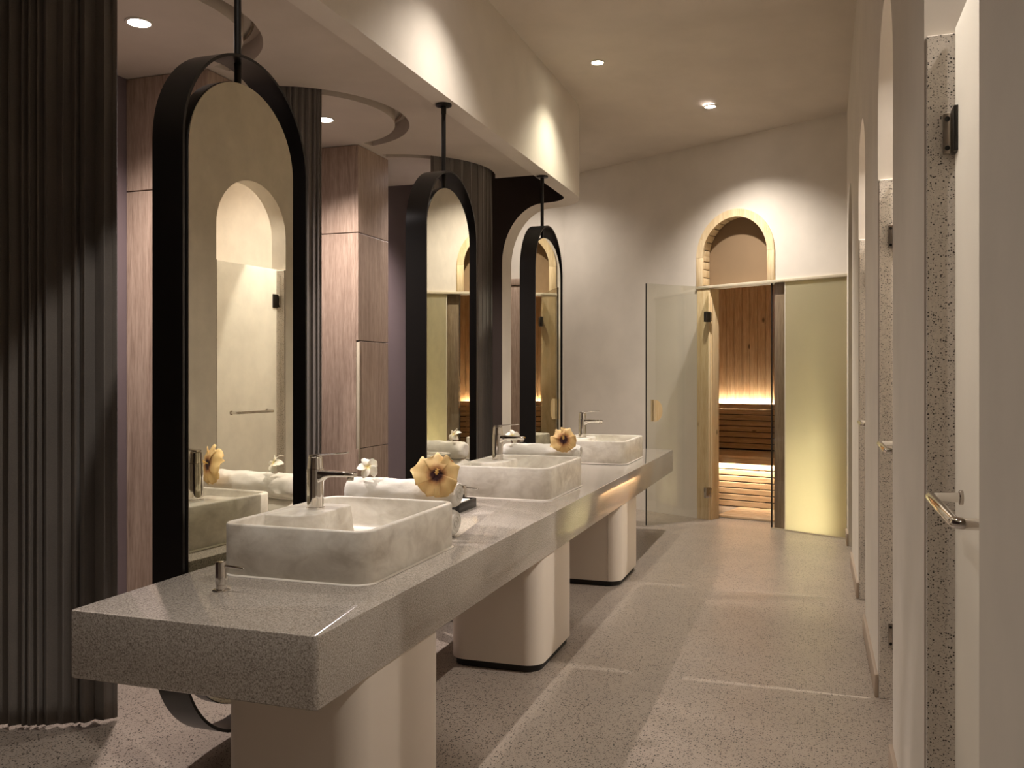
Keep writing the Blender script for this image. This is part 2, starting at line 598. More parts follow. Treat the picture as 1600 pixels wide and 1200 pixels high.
# arched lunette: wooden arch with short reveal blocks and a recessed painted back
ar = thing('arch_frame', 'pale pine arch frame with small reveal blocks above the sauna doorway', 'arch frame', LF['loc'], FAR_ROT)
ri, ro = 0.352, 0.425
def arch_outline(r_in, r_out, n=14):
    p = [(S_ARCH - r_out, Z_HEAD + 0.012)]
    return p
for k in range(7):        # the arch face is made of curved segments with butt joints
    a0, a1 = PI * k / 7, PI * (k + 1) / 7
    n = 5
    seg = [(S_ARCH - ro * math.cos(a0 + (a1 - a0) * j / n), Z_SPR + ro * math.sin(a0 + (a1 - a0) * j / n)) for j in range(n + 1)]
    seg += [(S_ARCH - ri * math.cos(a1 - (a1 - a0) * j / n), Z_SPR + ri * math.sin(a1 - (a1 - a0) * j / n)) for j in range(n + 1)]
    bm = B(); prism(bm, seg, lambda u, v, d: (u, d, v), -0.018, 0.004); obj('arch_segment', bm, 'pine_frame', ar, 40)
for sgn in (-1, 1):
    x0, x1 = sorted((S_ARCH + sgn * ri, S_ARCH + sgn * ro))
    bm = B(); box(bm, x0, x1, -0.018, 0.004, Z_HEAD + 0.016, Z_SPR - 0.001, 0.002); obj('arch_upright', bm, 'pine_frame', ar)
bw = B(); box(bw, -0.018, 0.018, -0.05, 0.05, -0.034, 0.034, 0.002)
block_me = mesh_of('reveal_block', bw, 'pine_frame')
zz = [Z_HEAD + 0.06 + 0.078 * k for k in range(4)]
for sgn in (-1, 1):
    for z in zz:
        o = obj('reveal_block', block_me, None, ar); o.location = (S_ARCH + sgn * (ri + 0.024), 0.058, z)
for k in range(15):
    a = PI * (k + 0.5) / 15
    o = obj('reveal_block', block_me, None, ar)
    o.location = (S_ARCH - (ri + 0.024) * math.cos(a), 0.058, Z_SPR + (ri + 0.024) * math.sin(a))
    o.rotation_euler = (0, a, 0)
pts = [(S_ARCH - 0.40, Z_HEAD + 0.02)] + [(S_ARCH - 0.40 * math.cos(PI * k / 24), Z_SPR + 0.40 * math.sin(PI * k / 24)) for k in range(25)] + [(S_ARCH + 0.40, Z_HEAD + 0.02)]
bm = B(); prism(bm, pts, lambda u, v, d: (u, d, v), 0.112, 0.13); tag(obj('back_panel', bm, 'niche_paint', ar), 'plain brown recessed panel')

# header ledge, posts
bm = B(); box(bm, -0.82, 0.75, -0.022, 0.14, Z_HEAD - 0.012, Z_HEAD + 0.014, 0.003)
struct('trim_1', bm, 'frame_cap', **LF)
po = thing('sauna_post', 'pale pine door post the open sauna door is hinged on', 'post', LF['loc'], FAR_ROT)
bm = B(); box(bm, -0.809, -0.662, -0.012, 0.15, 0, Z_HEAD - 0.013, 0.004); obj('post', bm, 'pine_frame', po)
bm = B(); box(bm, -0.672, -0.655, 0.02, 0.035, 0, Z_HEAD - 0.013); obj('door_stop', bm, 'pine_frame', po)
po2 = tag(obj('wooden_post', box(B(), 0.012, 0.135, 0.03, 0.15, 0, Z_HEAD - 0.013, 0.004), 'oak', None, **LF), 'brown wooden post behind the edge of the fixed sauna glass', 'post')
# fixed frosted pane
fp = thing('glass_partition', 'tall greenish frosted glass panel glowing at its foot beside the sauna doorway', 'glass panel', LF['loc'], FAR_ROT)
bm = B(); box(bm, 0.142, 0.72, -0.004, 0.006, 0.012, Z_HEAD - 0.014); obj('frosted_pane', bm, 'frosted_green', fp)
bm = B(); box(bm, 0.008, 0.140, -0.004, 0.006, 0.012, Z_HEAD - 0.014); tag(obj('clear_pane', bm, 'clear_glass', fp), 'narrow clear pane over the wooden post')
bm = B(); box(bm, 0.0, 0.008, -0.006, 0.008, 0.0, Z_HEAD - 0.014); obj('edge_gasket', bm, 'gasket', fp)
bm = B(); box(bm, 0.138, 0.144, -0.006, 0.008, 0.012, Z_HEAD - 0.014); obj('joint_strip', bm, 'silicone', fp)
bm = B(); box(bm, 0.0, 0.72, -0.008, 0.010, 0.0, 0.013); obj('sill', bm, 'frame_cap', fp)

# open clear glass sauna door
hx, hy = -0.650, -0.034
Hw = far(hx, hy, 0)
Lw = Vector((-1.47, 8.149, 0))
ang = math.atan2(Lw.y - Hw.y, Lw.x - Hw.x)
sd = thing('sauna_door', 'clear glass sauna door standing open with a half-round wooden handle', 'glass door', (Hw.x, Hw.y, 0), ang)
DL = (Lw - Hw).length
bm = B(); box(bm, 0.012, DL, -0.005, 0.005, 0.012, 2.245, 0.001, 1); obj('pane', bm, 'clear_glass', sd, 0)
bm = B(); box(bm, DL, DL + 0.006, -0.006, 0.006, 0.012, 2.245); tag(obj('edge_seal', bm, 'gasket', sd), 'dark seal on the free edge')
for z in (0.27, 1.96):
    hg = obj('hinge', box(B(), -0.004, 0.055, -0.016, 0.016, z - 0.05, z + 0.05, 0.003), 'dark_metal' if z > 1 else 'steel', sd)
    obj('hinge_plate', box(B(), -0.016, 0.0, -0.02, 0.02, z - 0.045, z + 0.045, 0.002), 'steel', hg)
pts = [(0.085 * math.sin(PI * k / 20) * 1.0, -0.10 * math.cos(PI * k / 20)) for k in range(21)]
for y0, y1 in ((0.0055, 0.034), (-0.034, -0.0055)):
    bm = B(); prism(bm, [(DL - 0.075 - u, 1.07 + v) for u, v in pts], lambda u, v, d: (u, d, v), y0, y1)
    tag(obj('pull_handle', bm, 'pine_frame', sd), 'half-round wooden handle')

# sauna room (its own frame, a little turned from the front)
SR = R(-15.5)
SO = far(-0.33, 0.16, 0)
sx, sy = math.cos(SR), math.sin(SR)
SL = dict(loc=(SO.x, SO.y, 0), rotz=SR)
def sroom(name, bm, m, **k): return struct(name, bm, m, **SL, **k)
DB = 1.52
sroom('wall_sauna_left', box(B(), -1.12, -1.05, 0.45, DB + 0.1, 0, 2.7), 'niche_paint')
sroom('wall_sauna_right', box(B(), 0.62, 0.69, 0.12, DB + 0.1, 0, 2.7), 'niche_paint')
sroom('ceiling_sauna', prism(B(), [(-1.12, 0.30), (0.69, -0.10), (0.69, DB + 0.1), (-1.12, DB + 0.1)], lambda u, v, d: (u, v, d), 2.62, 2.7), 'niche_paint')
ws = sroom('wall_sauna', box(B(), -1.12, 0.69, DB + 0.022, DB + 0.1, 0, 2.7), 'niche_paint')
pm = mesh_of('plank', box(B(), -0.0445, 0.0445, 0.0, 0.018, 0.0, 2.62, 0.004, 1), 'pine_plank')
for k in range(19):
    o = obj('plank', pm, None, ws); o.location = (-1.03 + 0.0905 * k, DB + 0.003, 0)
be = thing('sauna_bench', 'slatted pine sauna bench with backrest lit by hidden strips', 'bench', (SO.x, SO.y, 0), SR)
ZB = 0.555
slat_me = mesh_of('slat', box(B(), -0.83, 0.83, 0, 0.022, 0, 0.056, 0.004, 1), 'pine_slat')
for k in range(8):
    o = obj('backrest_slat', slat_me, None, be); o.location = (-0.215, DB - 0.085, ZB + 0.02 + 0.064 * k)
for k in range(7):
    o = obj('riser_slat', slat_me, None, be); o.location = (-0.215, 0.86, 0.012 + 0.0655 * k)
top_me = mesh_of('seat_board', box(B(), -0.83, 0.83, 0, 0.098, 0, 0.03, 0.004, 1), 'pine_slat')
for k in range(6):
    o = obj('seat_board', top_me, None, be); o.location = (-0.215, 0.775 + 0.106 * k, ZB - 0.03)
bm = B(); box(bm, -1.045, 0.615, 0.772, 0.79, ZB - 0.085, ZB - 0.031, 0.003); obj('seat_fascia', bm, 'pine_slat', be)
for x in (-0.95, -0.2, 0.5):
    bm = B(); box(bm, x, x + 0.04, DB - 0.062, DB - 0.04, ZB, ZB + 0.5); obj('backrest_batten', bm, 'pine_slat', be)
    bm = B(); box(bm, x, x + 0.04, 0.883, 0.918, 0, ZB - 0.031); obj('riser_batten', bm, 'pine_slat', be)
obj('backrest_light_block', box(B(), -1.045, 0.615, DB - 0.039, DB - 0.034, ZB, ZB + 0.49), 'black_toe', be)  # added black sheet, stops the strip's light leaking through the slat gaps
obj('riser_shade_board', box(B(), -1.045, 0.615, 0.919, 0.926, 0.004, ZB - 0.032), 'black_toe', be)  # likewise added: black backing that makes the riser gaps read as shade
bm = B(); box(bm, -1.0, 0.58, DB - 0.03, DB - 0.015, ZB + 0.50, ZB + 0.512)
tag(obj('light_strip', bm, 'led_strip', be), 'glowing warm strip behind the backrest')
bm = B(); box(bm, -1.0, 0.58, 0.792, 0.798, ZB - 0.075, ZB - 0.063)
tag(obj('light_strip', bm, 'led_strip', be), 'glowing warm strip under the seat')
fl = thing('duckboard', 'pale pine duckboard floor inside the sauna doorway', 'floor boards', (SO.x, SO.y, 0), SR)
fb = mesh_of('board', box(B(), -0.48, 0.48, 0, 0.085, 0, 0.022, 0.003, 1), 'pine_slat')
for k in range(7):
    o = obj('board', fb, None, fl); o.location = (0.11, 0.125 + 0.0905 * k, 0.002)

# steam room behind the frosted pane
bm = B(); box(bm, 0.16, 1.9, 1.25, 1.32, 0, 2.7); struct('wall_steam_back', bm, 'steam_wall', 0, **LF)
bm = B(); box(bm, 0.145, 0.165, 0.16, 0.55, 0, 2.7); struct('wall_steam_side', bm, 'steam_wall', 0, **LF)
bm = B(); box(bm, 0.10, 1.9, 0.165, 1.32, 2.5, 2.56); struct('ceiling_steam', bm, 'steam_wall', 0, **LF)
sl = thing('light_bar', 'low glowing light bar behind the frosted panel', 'lamp', far(0.62, 0.62, 0), FAR_ROT)
obj('housing', box(B(), -0.18, 0.20, 0.01, 0.05, 0, 0.09), 'frame_cap', sl)
obj('diffuser', box(B(), -0.17, 0.19, -0.01, 0.009, 0.02, 0.09, 0.004), 'led_steam', sl)

# ------------------------------------------------------------------ shower rooms behind the right wall
XB = 1.55
bm = B(); box(bm, XB, XB + 0.1, -2.7, 8.1, 0, 3.95); struct('wall_shower_back', bm, 'shower_plaster', 0)
bm = B(); box(bm, XW + WT, XB, -2.7, 7.95, 3.3, 3.4); struct('ceiling_shower', bm, 'shower_plaster', 0)
for i, yp in enumerate((1.10, 2.88, 4.68, 6.48, 7.98)):
    bm = B(); box(bm, XW + WT, XB, yp - 0.05, yp + 0.05, 0, 3.3); struct('wall_shower_%d' % (i + 1), bm, 'shower_plaster', 0)
GX = 0.33                                # plane of the glass doors
DOOR_LBL = ['frosted shower door nearest the camera with a steel bar handle and dark hinge',
            'frosted shower door in the second arch from the camera',
            'frosted shower door in the third arch, seen in the near mirror',
            'greenish frosted door in the last arch beside the sauna front']
for i, (y0, y1) in enumerate(OPEN):
    if i < 3:
        for sgn, y in ((1, y0), (-1, y1)):   # terrazzo jamb linings with a small lit ledge on top
            bm = B(); ya, yb = sorted((y - sgn * 0.002, y + sgn * 0.014)); box(bm, XW + 0.004, XW + WT, ya, yb, 0, 2.245, 0.002, 1)
            struct('trim_%d' % (2 + i * 2 + (sgn < 0)), bm, 'jamb_terrazzo', 0)
    d = thing('door_%d' % (i + 1), DOOR_LBL[i], 'glass door', (GX, y1 - 0.03, 0), 0, None, 'structure')
    L = (y1 - y0) - 0.06
    bm = B(); box(bm, -0.004, 0.006, -L + 0.012, 0.0, 0.012, 2.25, 0.001, 1)
    obj('frosted_pane', bm, 'frosted_white' if i < 3 else 'frosted_green', d, 0)
    if i == 3:
        continue
    for z in (0.28, 1.995):
        hg = obj('hinge', box(B(), -0.014, 0.014, -0.05, 0.004, z - 0.055, z + 0.055, 0.003), 'dark_metal', d)
        obj('hinge_plate', box(B(), -0.030, 0.016, 0.004, 0.0155, z - 0.05, z + 0.05, 0.002), 'steel', hg)
        for dz in (-0.036, 0.036):
            bm = B(); lathe(bm, [(0.006, 0.0), (0.006, -0.002)], 12, 'y', (-0.021, 0.0035, z + dz)); obj('screw', bm, 'gasket', hg)
    # bar handle: two posts and a straight bar with rounded elbows
    zb, ye, yn, so = 1.115, -0.12, -0.52, -0.074
    path = [(-0.004, ye, zb)]
    for k in range(7):
        a = PI / 2 * k / 6
        path.append((so + 0.018 - 0.018 * math.sin(a), ye - 0.018 + 0.018 * math.cos(a), zb))
    for k in range(7):
        a = PI / 2 * k / 6
        path.append((so + 0.018 - 0.018 * math.cos(a), yn + 0.018 - 0.018 * math.sin(a), zb))
    path.append((-0.004, yn, zb))
    bm = B(); tube(bm, path, 0.0115, 18)
    hb = obj('bar_handle', bm, 'chrome', d, 50)
    for y in (ye, yn):
        bm = B(); lathe(bm, [(0.017, -0.004), (0.017, -0.010), (0.0155, -0.012)], 24, 'x', (0, y, zb)); obj('rosette', bm, 'steel', hb)

def downlight(name, loc, label, color, lens, power, size, blend, group, r=0.045, rad=0.03, aim=None):
    t = thing(name, label, 'ceiling light', loc, 0, group)
    bm = B(); lathe(bm, [(r + 0.012, 0.004), (r + 0.012, -0.003), (r + 0.009, -0.006), (r + 0.001, -0.006), (r, -0.002)], 32, cap=False); obj('trim_ring', bm, 'lamp_trim', t)
    bm = B(); lathe(bm, [(r - 0.001, 0.003), (r - 0.001, -0.004), (r - 0.006, -0.005)], 32); obj('lens', bm, lens, t)
    spot('lamp', t, (0, 0, -0.02), power, color, size, blend, rad, aim)
    return t
ROWA = [(0.0, 'downlight over the aisle just in front of the near counter end'), (2.2, 'downlight above the nearest washbasin along the soffit wall'),
        (4.53, 'downlight above the middle washbasin along the soffit wall'), (6.79, 'bright downlight in the aisle ceiling close to the soffit end')]
for y, lb in ROWA:
    downlight('ceiling_downlight', (-1.61 if y > 6 else -1.5, y, Z_CEIL - 0.001), lb, WARM if y > 6 else SOFT, 'lens_warm' if y > 6 else 'lens_rose', AISLE_W * (0.65 if y < 1 else 0.85 if y < 6 else 0.68), 114, 1.0, 'aisle downlights')
downlight('ceiling_downlight', (-0.86, 7.86, ceil_z(-0.86, 7.86) - 0.002), 'bright downlight in the aisle ceiling in front of the sauna arch', SOFT, 'lens_rose', FAR_W, 114, 1.0, 'aisle downlights')
downlight('ceiling_downlight', (-2.95, 8.95, ceil_z(-2.95, 8.95) - 0.002), 'downlight in the passage beyond the half arch', SOFT, 'lens_rose', 90, 130, 1.0, 'aisle downlights')
for i, y in enumerate(BAYS):
    downlight('bay_downlight', (-2.97, y, Z_BAY - 0.001), ['downlight in the bay ceiling beside the near curtain', 'downlight in the bay ceiling beside the middle curtain', 'downlight in the bay ceiling behind the far curtain'][i],
              ROSE, 'lens_rose', BAY_W, 130, 0.9, 'changing bay downlights', 0.05)
for i, (y0, y1) in enumerate(OPEN[:3]):
    w_ = ['nearest', 'second', 'third'][i]
    downlight('shower_lamp', (0.95, (y0 + y1) / 2 - 0.05, 3.299), 'downlight over the middle of the %s shower room' % w_, SOFT, 'lens_rose', (46, 70, 85)[i], 160, 0.8, 'shower downlights', 0.045, 0.05)
    downlight('shower_lamp', (0.98, y1 - 0.022, 3.299), 'added narrow spot in the %s shower room aimed past the hinged edge of its door' % w_,
              SOFT, 'lens_rose', SHOWER_W * (0.4 if i == 0 else 1), 44, 0.3, 'shower downlights', 0.045, 0.012, (-0.6, 0, -1.6))  # added spot, narrowed and aimed to throw a light line past the door edge

# ------------------------------------------------------------------ vanity counter and pedestals
bm = B()
C0, C1, CX0, CX1, CT = 1.987, 8.0, -2.012, -1.205, 0.73
prof = rrect(CX0, CX1, C0, C1, 0.012, 4)
ins = lambda d: rrect(CX0 + d, CX1 - d, C0 + d, C1 - d, 0.012, 4)
loft(bm, [[(x, y, z) for x, y in ins(d)] for d, z in ((0.004, 0.537), (0, 0.541), (0, CT - 0.004), (0.0012, CT - 0.0012), (0.004, CT))])
tag(obj('countertop', bm, 'quartz'), 'long thick polished grey stone counter carrying the three washbasins', 'counter')

PED = [(2.22, 2.83), (3.96, 4.57), (5.76, 6.40)]
PL = ['white rounded pedestal under the near end of the counter', 'white rounded pedestal under the middle of the counter', 'white rounded pedestal under the far end of the counter with a door seam']
for (y0, y1), lb in zip(PED, PL):
    p = thing('pedestal', lb, 'pedestal', (-1.44, (y0 + y1) / 2, 0), 0, 'counter pedestals')
    h = (y1 - y0) / 2
    bm = B(); loft(bm, [[(x, y, z) for x, y in rrect(-0.24, 0.225, -h, h, 0.085, 10)] for z in (0.035, 0.5365)]); obj('body', bm, 'pedestal_lacquer', p, 60)
    bm = B(); loft(bm, [[(x, y, z) for x, y in rrect(-0.225, 0.21, -h + 0.015, h - 0.015, 0.075, 10)] for z in (0.0, 0.0345)]); obj('plinth', bm, 'black_toe', p, 60)
    # slim shadow-gap trim marking the door on the narrow side
    if y0 < 5: continue
    bm = B(); box(bm, 0.138, 0.141, -h - 0.0006, -h + 0.004, 0.036, 0.536); obj('door_seam', bm, 'gasket', p)

# ------------------------------------------------------------------ washbasins with their taps
SX0, SX1 = -0.280, 0.280
def basin_mesh():
    bm = B()
    H = 0.172; hl = 0.372
    def lp(d, z, r): return [(x, y, z) for x, y in rrect(SX0 + d, SX1 - d, -hl + d, hl - d, r, 8)]
    loft(bm, [lp(0.004, 0.001, 0.062), lp(0, 0.006, 0.066), lp(0, H - 0.006, 0.066), lp(0.003, H - 0.001, 0.063), lp(0.006, H, 0.060), lp(0.018, H, 0.048),
              lp(0.021, H - 0.001, 0.046), lp(0.024, H - 0.006, 0.044), lp(0.030, 0.07, 0.044), lp(0.045, 0.05, 0.042), lp(0.075, 0.043, 0.03)])
    return mesh_of('basin', bm, 'marble', 50)
basin_me = basin_mesh()
def ledge_mesh():
    bm = B()
    H = 0.168
    def lp(d, z):
        x0, x1, y0, y1 = -0.262, -0.078 + d, -0.135 - d, 0.185 + d
        pts = []
        n = 10
        r1 = 0.12; r2 = 0.03
        pts += [(x0, y0 + 0.0)]
        for k in range(n + 1):
            a = R(-90 + 90 * k / n); pts.append((x1 - r1 + r1 * math.cos(a), y0 + r1 + r1 * math.sin(a)))
        for k in range(n + 1):
            a = R(90 * k / n); pts.append((x1 - r2 + r2 * math.cos(a), y1 - r2 + r2 * math.sin(a)))
        pts.append((x0, y1))
        return [(x, y, z) for x, y in pts]
    loft(bm, [lp(0.012, 0.046), lp(0.002, H - 0.006), lp(0.0, H - 0.002), lp(-0.004, H)])
    return mesh_of('tap_ledge', bm, 'marble', 40)
ledge_me = ledge_mesh()
bm = B(); loft(bm, [[(x, y, z) for x, y in rrect(SX0 - d, SX1 + d, -0.372 - d, 0.372 + d, 0.066 + d, 8)] for d, z in ((0.007, 0.0002), (0.005, 0.003), (-0.001, 0.005))])
bead_me = mesh_of('sealant_bead', bm, 'silicone', 60)
bm = B(); lathe(bm, [(0.032, 0.0425), (0.032, 0.046), (0.026, 0.0475), (0.0, 0.0475)][:3], 28, org=(0.02, 0, 0))
drain_me = mesh_of('drain', bm, 'chrome')
BL = ['white marble washbasin nearest the camera', 'white marble washbasin in the middle of the counter', 'white marble washbasin at the far end of the counter']
for yc, lb in zip(STATIONS, BL):
    t = thing('washbasin', lb, 'washbasin', (-1.615, yc, CT + 0.0005), 0, 'marble washbasins')
    for nm, me in (('basin', basin_me), ('tap_ledge', ledge_me), ('sealant_bead', bead_me), ('drain', drain_me)):
        obj(nm, me, None, t)

bm = B(); lathe(bm, [(0.030, 0.0), (0.030, 0.006), (0.028, 0.008), (0.028, 0.142), (0.0275, 0.146)], 36); tap_body = mesh_of('body', bm, 'chrome', 40)
bm = B(); lathe(bm, [(0.0275, 0.147), (0.026, 0.152), (0.0235, 0.185), (0.0225, 0.189), (0.020, 0.191)], 36); tap_cap = mesh_of('lever_cap', bm, 'chrome', 40)
def spout_mesh():
    bm = B()
    secs = []
    for x, hw, zt, zb in ((0.0, 0.022, 0.142, 0.085), (0.026, 0.020, 0.142, 0.100), (0.04, 0.0185, 0.142, 0.113), (0.065, 0.0175, 0.141, 0.118), (0.10, 0.0165, 0.140, 0.119), (0.145, 0.0155, 0.138, 0.120), (0.15, 0.014, 0.136, 0.122)):
        r = 0.007
        secs.append([(x, u, v) for u, v in rrect(-hw, hw, zb, zt, r, 4)])
    loft(bm, secs)
    return mesh_of('spout', bm, 'chrome', 50)
tap_spout = spout_mesh()
bm = B(); lathe(bm, [(0.0105, 0.108), (0.0115, 0.110), (0.0115, 0.121)], 24, org=(0.132, 0, 0)); tap_aer = mesh_of('aerator', bm, 'steel')
bm = B()
secs = []
for x, hw, z in ((-0.018, 0.012, 0.191), (0.0, 0.018, 0.192), (0.03, 0.015, 0.195), (0.07, 0.012, 0.199), (0.115, 0.0105, 0.204), (0.122, 0.008, 0.205)):
    secs.append([(x, u, v) for u, v in rrect(-hw, hw, z, z + 0.006, 0.0028, 3)])
loft(bm, secs); tap_lever = mesh_of('lever', bm, 'chrome', 50)
TL = ['chrome single-lever tap on the nearest washbasin', 'chrome single-lever tap on the middle washbasin', 'chrome single-lever tap on the far washbasin']
for yc, lb in zip(STATIONS, TL):
    t = thing('basin_tap', lb, 'tap', (-1.772, yc + 0.04, CT + 0.169), 0, 'chrome taps')
    t.scale = (1.12, 1.12, 1.03)
    for nm, me in (('body', tap_body), ('spout', tap_spout), ('lever_cap', tap_cap), ('lever', tap_lever), ('aerator', tap_aer)):
        obj(nm, me, None, t)

# soap dispensers let into the counter
bm = B(); lathe(bm, [(0.0265, 0.0005), (0.0265, 0.003), (0.024, 0.005), (0.014, 0.006)], 32); sd_fl = mesh_of('flange', bm, 'chrome')
bm = B(); lathe(bm, [(0.0145, 0.0055), (0.0145, 0.018), (0.0165, 0.020), (0.0165, 0.088), (0.0155, 0.0905), (0.013, 0.0915)], 32); sd_bd = mesh_of('pump_body', bm, 'chrome', 40)
bm = B(); tube(bm, [(0.012, 0, 0.078), (0.05, 0, 0.0765), (0.078, 0, 0.0745), (0.084, 0, 0.0715)], [0.0048, 0.0046, 0.0042, 0.0036], 14); sd_sp = mesh_of('nozzle', bm, 'chrome', 50)
for yc, lb in zip((2.315, 4.33, 6.33), ('chrome soap pump at the near end of the counter', 'chrome soap pump beside the black tray', 'chrome soap pump before the far washbasin')):
    t = thing('soap_dispenser', lb, 'soap dispenser', (-1.745, yc, CT), 0, 'chrome soap pumps')
    for nm, me in (('flange', sd_fl), ('pump_body', sd_bd), ('nozzle', sd_sp)):
        obj(nm, me, None, t)

# ------------------------------------------------------------------ mirrors hanging on rods, each pivoting inside its hoop
ZM0, ZM1 = 0.455, 2.215
def hoop_mesh():
    bm = B()
    o = stadium(0.39, ZM0, ZM1, 40); i = stadium(0.379, ZM0, ZM1, 40)
    hd = 0.063
    loops = []
    for pts, x in ((o, -hd), (o, hd), (i, hd), (i, -hd)):
        loops.append([bm.verts.new((x, u, v)) for u, v in pts])
    n = len(o)
    for a, b in zip(loops, loops[1:] + loops[:1]):
        for k in range(n):
            try: bm.faces.new((a[k], a[(k + 1) % n], b[(k + 1) % n], b[k]))
            except ValueError: pass
    bmesh.ops.remove_doubles(bm, verts=bm.verts, dist=1e-6)
    bmesh.ops.recalc_face_normals(bm, faces=bm.faces)
    return mesh_of('hoop', bm, 'black_frame', 40)
hoop_me = hoop_mesh()
def slab_mesh(name, r, x0, x1, m, bev=0.0):
    bm = B()
    P = lambda rr, x: [(x, u, v) for u, v in stadium(rr, ZM0 + 0.01, ZM1 - 0.012, 40)]
    loft(bm, [P(r - bev, x0), P(r, x0 + bev), P(r, x1 - bev), P(r - bev, x1)] if bev else [P(r, x0), P(r, x1)])
    return mesh_of(name, bm, m, 40)
panel_me = slab_mesh('backing', 0.305, -0.028, 0.030, 'black_frame', 0.003)
glass_me = slab_mesh('mirror_pane', 0.3035, 0.0302, 0.035, 'mirror_glass', 0.0008)
bm = B(); lathe(bm, [(0.0135, ZM1 + 0.290), (0.0135, Z_SOF - 0.06), (0.016, Z_SOF - 0.058), (0.016, Z_SOF - 0.012)], 20); rod_me = mesh_of('rod', bm, 'black_frame')
bm = B(); lathe(bm, [(0.03, Z_SOF - 0.016), (0.048, Z_SOF - 0.012), (0.048, Z_SOF - 0.0005)], 32); flange_me = mesh_of('ceiling_flange', bm, 'black_frame')
bm = B(); lathe(bm, [(0.010, ZM0 - 0.38), (0.010, ZM0 - 0.30)], 16); pin_me = mesh_of('pivot_pin', bm, 'black_frame')
ML = ['tall black-hooped mirror hanging nearest the camera', 'tall black-hooped mirror hanging behind the middle washbasin', 'tall black-hooped mirror hanging behind the far washbasin']
for yc, a, lb in zip((2.878, 4.872, 6.892), (-3.0, -2.1, -6.5), ML):
    t = thing('hanging_mirror', lb, 'mirror', (-2.093, yc, 0), 0, 'rod-hung mirrors')
    for nm, me in (('hoop', hoop_me), ('rod', rod_me), ('ceiling_flange', flange_me), ('pivot_pin', pin_me)):
        obj(nm, me, None, t)
    p = obj('backing', panel_me, None, t); p.rotation_euler.z = R(a)
    obj('mirror_pane', glass_me, None, p)

# ------------------------------------------------------------------ curtains
def curtain(label, yc, a0, a1, folds, amp, seed, flat_end=0.0):
    rnd = random.Random(seed)
    n = folds * 14
    ph = [rnd.uniform(0.45, 1.65) for _ in range(folds + 2)]
    am = [rnd.uniform(0.4, 1.25) for _ in range(folds + 2)]
    cum = [0]
    for k in range(folds): cum.append(cum[-1] + ph[k])
    tot = cum[-1]
    t0 = thing('curtain', label, 'curtain', (-3.17, yc, 0), 0, 'changing bay curtains')
    bm = B()
    zs = [0.014, 0.1, 0.3, 0.7, 1.2, 1.7, 2.2, 2.6, 2.9, 3.06, 3.13]
    rows = []
    for z in zs:
        row = []
        hz = z / 3.13
        for i in range(n + 1):
            u = i / n * tot
            k = max(j for j in range(folds + 1) if cum[j] <= u + 1e-9)
            k = min(k, folds - 1)
            fr = (u - cum[k]) / ph[k]
            amp_k = am[k] * (1 - fr) + am[k + 1] * fr
            wave = math.sin(2 * PI * fr)
            wave = math.copysign(abs(wave) ** 0.75, wave)
            drift = 0.25 * mnoise.noise(Vector((u * 0.7, hz * 2.2, seed)))
            A = amp * amp_k * (1.0 - 0.35 * max(0, hz - 0.85) / 0.15)
            if flat_end and i / n > 1 - flat_end: A *= max(0.12, (1 - i / n) / flat_end * 0.6)
            rr = 0.672 + A * wave + 0.006 * mnoise.noise(Vector((u * 2.0, z * 1.5, seed + 3)))
            aa = a0 + (a1 - a0) * (i / n) + R(0.9) * drift + (a1 - a0) / folds * 0.16 * math.sin(4 * PI * fr)
            if hz > 0.94: rr = 0.672 + (rr - 0.672) * 0.85
            row.append(bm.verts.new((rr * math.cos(aa), rr * math.sin(aa), z + (0.004 * wave if z < 0.05 else 0))))
        rows.append(row)
    for a, b in zip(rows, rows[1:]):
        for i in range(n):
            bm.faces.new((a[i], a[i + 1], b[i + 1], b[i]))
    bmesh.ops.recalc_face_normals(bm, faces=bm.faces)
    c = obj('drape', bm, 'curtain_fabric', t0, 180)
    so = c.modifiers.new('thickness', 'SOLIDIFY'); so.thickness = 0.003; so.offset = 0
    # track inside the ceiling slot
    bm = B(); tube(bm, [(0.672 * math.cos(R(-78) + R(152) * k / 40), 0.672 * math.sin(R(-78) + R(152) * k / 40), Z_BAY + 0.1) for k in range(41) if yc + 0.672 * math.sin(R(-78) + R(152) * k / 40) < 6.93], 0.008, 8)
    tag(obj('track', bm, 'steel', t0), 'curved rail in the ceiling slot')
    return t0
curtain('dark grey pleated curtain at the left edge, nearest the camera', BAYS[0], R(-112), R(-42.5), 18, 0.024, 11, 0.06)
curtain('dark grey pleated curtain just behind the nearest mirror', BAYS[1], R(-76), R(-46), 9, 0.022, 23, 0.05)
curtain('dark grey curtain drawn round its bay between the middle and far mirrors', BAYS[2], R(-50), R(24), 11, 0.022, 37)

